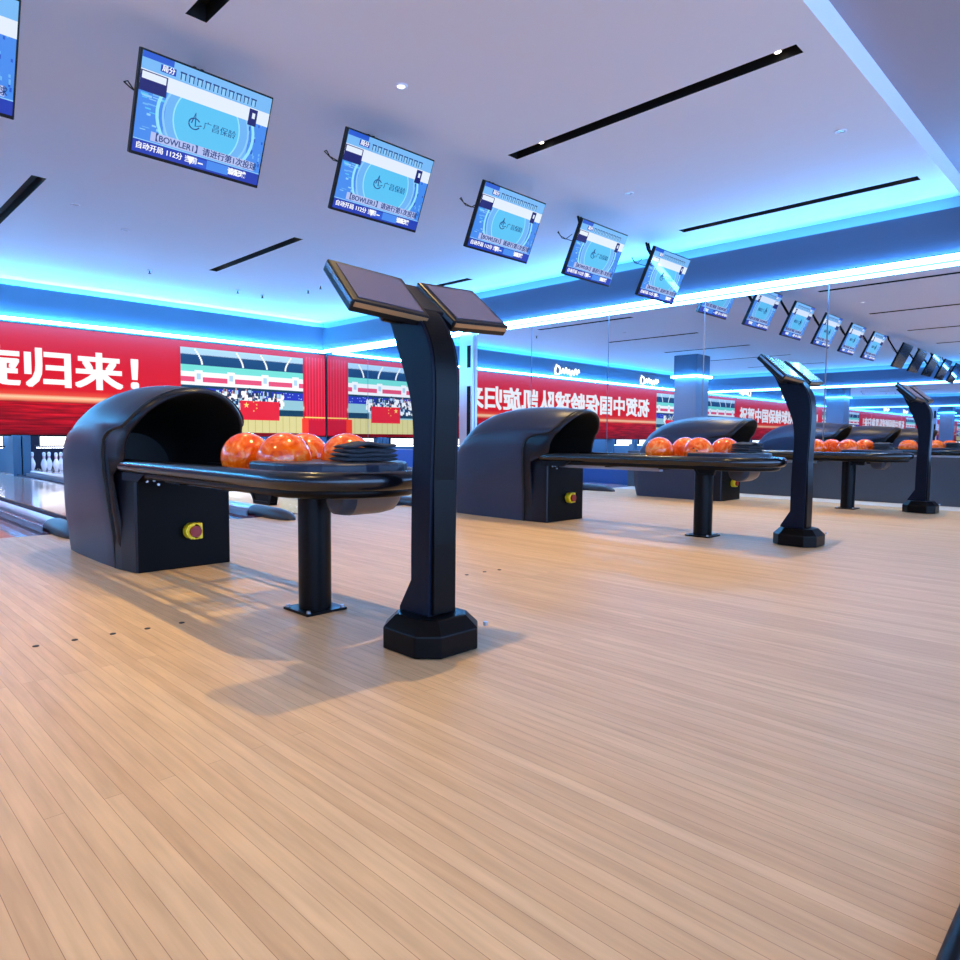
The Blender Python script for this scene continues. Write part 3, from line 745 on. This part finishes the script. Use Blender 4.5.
# ------------------------------------------------------------------ monitors
SM = {k: scr('screen_'+k, C(*v), e) for k, (v, e) in dict(
    bg=((70, 140, 238), 1), bg2=((110, 180, 245), 1), light=((142, 204, 250), 1), cyan=((92, 196, 245), 1), ring=((150, 228, 255), 1),
    white=((228, 238, 255), 1), lilac=((178, 192, 240), 1), dark=((26, 30, 110), 1), navy=((28, 60, 180), 1), head=((120, 185, 245), 1),
    text=((25, 60, 130), 1), wtext=((250, 252, 255), 1), deep=((40, 90, 210), 1)).items()}
def monitor(lit):
    t = empty('ceiling_monitor' , (0, 0, 0), (R(24.6), 0, 0)); W, H = .66, .46
    q = MB(); q.box(-W, 0, -H, W, .07, H, M['bezel'] if lit else M['black']); q.build('casing', t, bevel=.008)
    s = MB(); x0, x1, z0, z1 = -W+.018, W-.018, -H+.03, H-.018
    if lit:
        X = lambda u: x0+(x1-x0)*u
        Z = lambda v: z0+(z1-z0)*v
        def r(a, b, c, d, m, l): s.box(X(a), -.001-l*.0012, Z(b), X(c), 0, Z(d), SM[m])
        r(0, 0, 1, 1, 'bg', 0)
        r(.2, .12, .86, .82, 'bg2', 1)
        for i in range(28):
            rr = random.Random(i); u = rr.uniform(.0, .16); v = rr.uniform(.18, .75); r(u, v, u+.02+.05*rr.random(), v+.006+.02*rr.random(), rr.choice(['light', 'cyan', 'bg2']), 1.5+i*.02)
        for i in range(24):
            rr = random.Random(i+50); u = rr.uniform(.84, .98); v = rr.uniform(.18, .7); r(u, v, u+.012, v+.04*rr.random()+.01, rr.choice(['bg2', 'deep']), 1.5+i*.02)
        def disc(cx, cz, rx, rz, m, l, inner=0):
            n = 40; c = []; d = []
            for k in range(n):
                a = 2*math.pi*k/n; c.append((X(cx)+rx*math.cos(a), -.001-l*.0012, max(Z(.17), min(Z(.80), Z(cz)+rz*math.sin(a)))))
                if inner: d.append((X(cx)+(rx-inner)*math.cos(a), -.001-l*.0012, max(Z(.17), min(Z(.80), Z(cz)+(rz-inner)*math.sin(a)))))
            if inner: s.add(c+d, [(k, (k+1) % n, n+(k+1) % n, n+k) for k in range(n)], SM[m])
            else: s.add(c, [tuple(range(n))], SM[m])
        disc(.52, .48, .50, .44, 'ring', 3, .03); disc(.52, .48, .44, .40, 'light', 3.4, .02); disc(.52, .48, .33, .33, 'cyan', 3.8); disc(.52, .48, .34, .34, 'ring', 4, .014)
        r(0, .83, 1, 1, 'head', 5); r(0, .94, .22, 1, 'deep', 5.3); r(.13, .86, .24, .93, 'navy', 5.6)
        for i in range(10):
            a = .27+i*.062; r(a, .845, a+.048, .925, 'light', 5.6); r(a+.004, .85, a+.012, .92, 'text', 6); r(a+.036, .85, a+.044, .92, 'text', 6); r(a, .915, a+.048, .93, 'text', 6)
        r(.0, .68, 1, .83, 'white', 5); r(0, .62, .19, .82, 'dark', 5.6); r(.01, .74, .18, .81, 'white', 6); r(.83, .64, .9, .82, 'dark', 5.6); r(.858, .72, .882, .78, 'white', 6)
        r(.12, .15, .95, .245, 'lilac', 6); r(0, 0, 1, .13, 'navy', 5); r(.0, .13, 1, .14, 'light', 5.6)
        r(.44, .02, .56, .11, 'deep', 5.6); r(.56, .02, .74, .12, 'bg', 5.6); r(.49, .055, .53, .07, 'wtext', 6.2)
        scn = s.build('lit_screen', t)
        tx = text('【BOWLER1】请进行第1次投球', .078, SM['text'], 'caption_text', scn, (X(.54), -.012, Z(.195)), bold=.001)
        text('自动开局 112分 当前', .066, SM['wtext'], 'status_text', scn, (X(.25), -.012, Z(.07)), bold=.001)
        text('请配球', .066, SM['wtext'], 'status_text', scn, (X(.81), -.012, Z(.07)), bold=.003)
        text('局分', .06, SM['wtext'], 'header_text', scn, (X(.185), -.012, Z(.895)), bold=.001)
        text('广昌保龄', .085, SM['text'], 'centre_text', scn, (X(.62), -.012, Z(.47)), bold=-.0006)
        g = MB(); pts = []
        for k in range(30):
            a = k/29*5.2+.6; pts.append((X(.42)+.055*math.cos(a), -.012, Z(.46)+.05*math.sin(a)))
        g.tube(pts, .006, .006, SM['text'], 6); g.tube([(X(.42)-.03, -.012, Z(.46)), (X(.42), -.012, Z(.46)+.10), (X(.42)+.01, -.012, Z(.46)-.02), (X(.42)+.07, -.012, Z(.46)+.0)], .006, .006, SM['text'], 6)
        tri = [(X(.40), -.011, Z(.11)), (X(.46), -.011, Z(.11)), (X(.43), -.011, Z(.02))]; g.add(tri, [(0, 1, 2)], SM['wtext'])
        g.build('swirl_emblem', scn)
    else:
        s.box(x0, -.002, z0, x1, 0, z1, M['darkscreen']); s.build('unlit_screen', t)
    q = MB(); q.box(-.25, .07, -.15, .25, .10, .15, M['black']); q.build('wall_plate', t, bevel=.005)
    ti = R(24.6)
    def loc(x, y, z): return (x, y*math.cos(ti)+z*math.sin(ti), -y*math.sin(ti)+z*math.cos(ti))   # offsets from the centre, level with the room
    q = MB()
    for x in (.12, .2): q.tube([loc(x, .10, .0), loc(x, .46, ZC-4.125-.14), loc(x, .50, ZC-4.125)], .022, .022, M['black'], 8)
    q.tube([loc(.12, .46, ZC-4.125-.14), loc(.2, .46, ZC-4.125-.14)], .02, .02, M['black'], 8)
    q.build('ceiling_arm', t)
    q = MB(); pts = [loc(-.25, .16, .2), loc(-.35, .25, .20), loc(-.46, .32, .23), loc(-.55, .36, .27), loc(-.60, .36, .33), loc(-.64, .34, .30), loc(-.60, .32, .26), loc(-.5, .36, .24), loc(-.35, .40, .26), loc(-.12, .44, .4)]
    q.tube(pts, .007, .007, M['slot'], 6); q.build('cable', t)
    return t
mon0 = monitor(True); mond = monitor(False)
mlab = ['lit blue score monitor hanging from the ceiling, cut off by the top left corner', 'lit blue score monitor hanging from the ceiling, the largest one fully in view', 'lit blue score monitor hanging from the ceiling above the nearest console, third from the left',
        'lit blue score monitor hanging from the ceiling, fourth from the left', 'lit blue score monitor hanging from the ceiling, fifth from the left', 'lit blue score monitor hanging from the ceiling, the smallest, next to the mirrored wall fascia']
for i, x in enumerate(LANES):
    o = mon0 if i == 0 else copy_tree(mon0)
    o.location = (x*K, 6.99*K, 4.125*K); tag(o, mlab[i], 'monitor', 'ceiling score monitors')
for i in range(5):
    o = mond if i == 0 else copy_tree(mond)
    o.location = ((-2.75-2.25*i)*K, 6.99*K, 4.125*K); tag(o, 'switched-off dark ceiling monitor, %s after the lit ones in the mirrored reflection' % ORD[i], 'monitor', 'dark monitors in the reflection')

# ------------------------------------------------------------------ small floor things
for i, (x, y) in enumerate(((.79, 3.73), (.95, 3.715), (1.117, 3.70), (1.276, 3.68), (1.447, 3.67), (3.45, 3.55), (3.626, 3.54), (3.765, 3.52))):
    q = MB(); q.cyl((0, 0), .014, .0, .003, 'z', M['slot'], 14); o = q.build('approach_dot'); o.location = (x*K, y*K, 0)
    tag(o, 'small dark guide dot on the floor %s, %s from the left' % (('left of the nearest table', ORD[i]) if i < 5 else ('right of the nearest console', ORD[i-5])), 'floor dot', 'guide dots on the approach')
q = MB(); q.tube([(-1.5, -.3, .02), (-.2, .12, .02), (.8, .25, .02), (1.42, .235, .02), (1.7, .236, .02), (2.4, .25, .02), (3.4, .2, .02)], .022, .02, M['black'], 10)
tag(q.build('floor_cable'), 'thick black cable lying on the floor in the bottom right corner', 'cable')
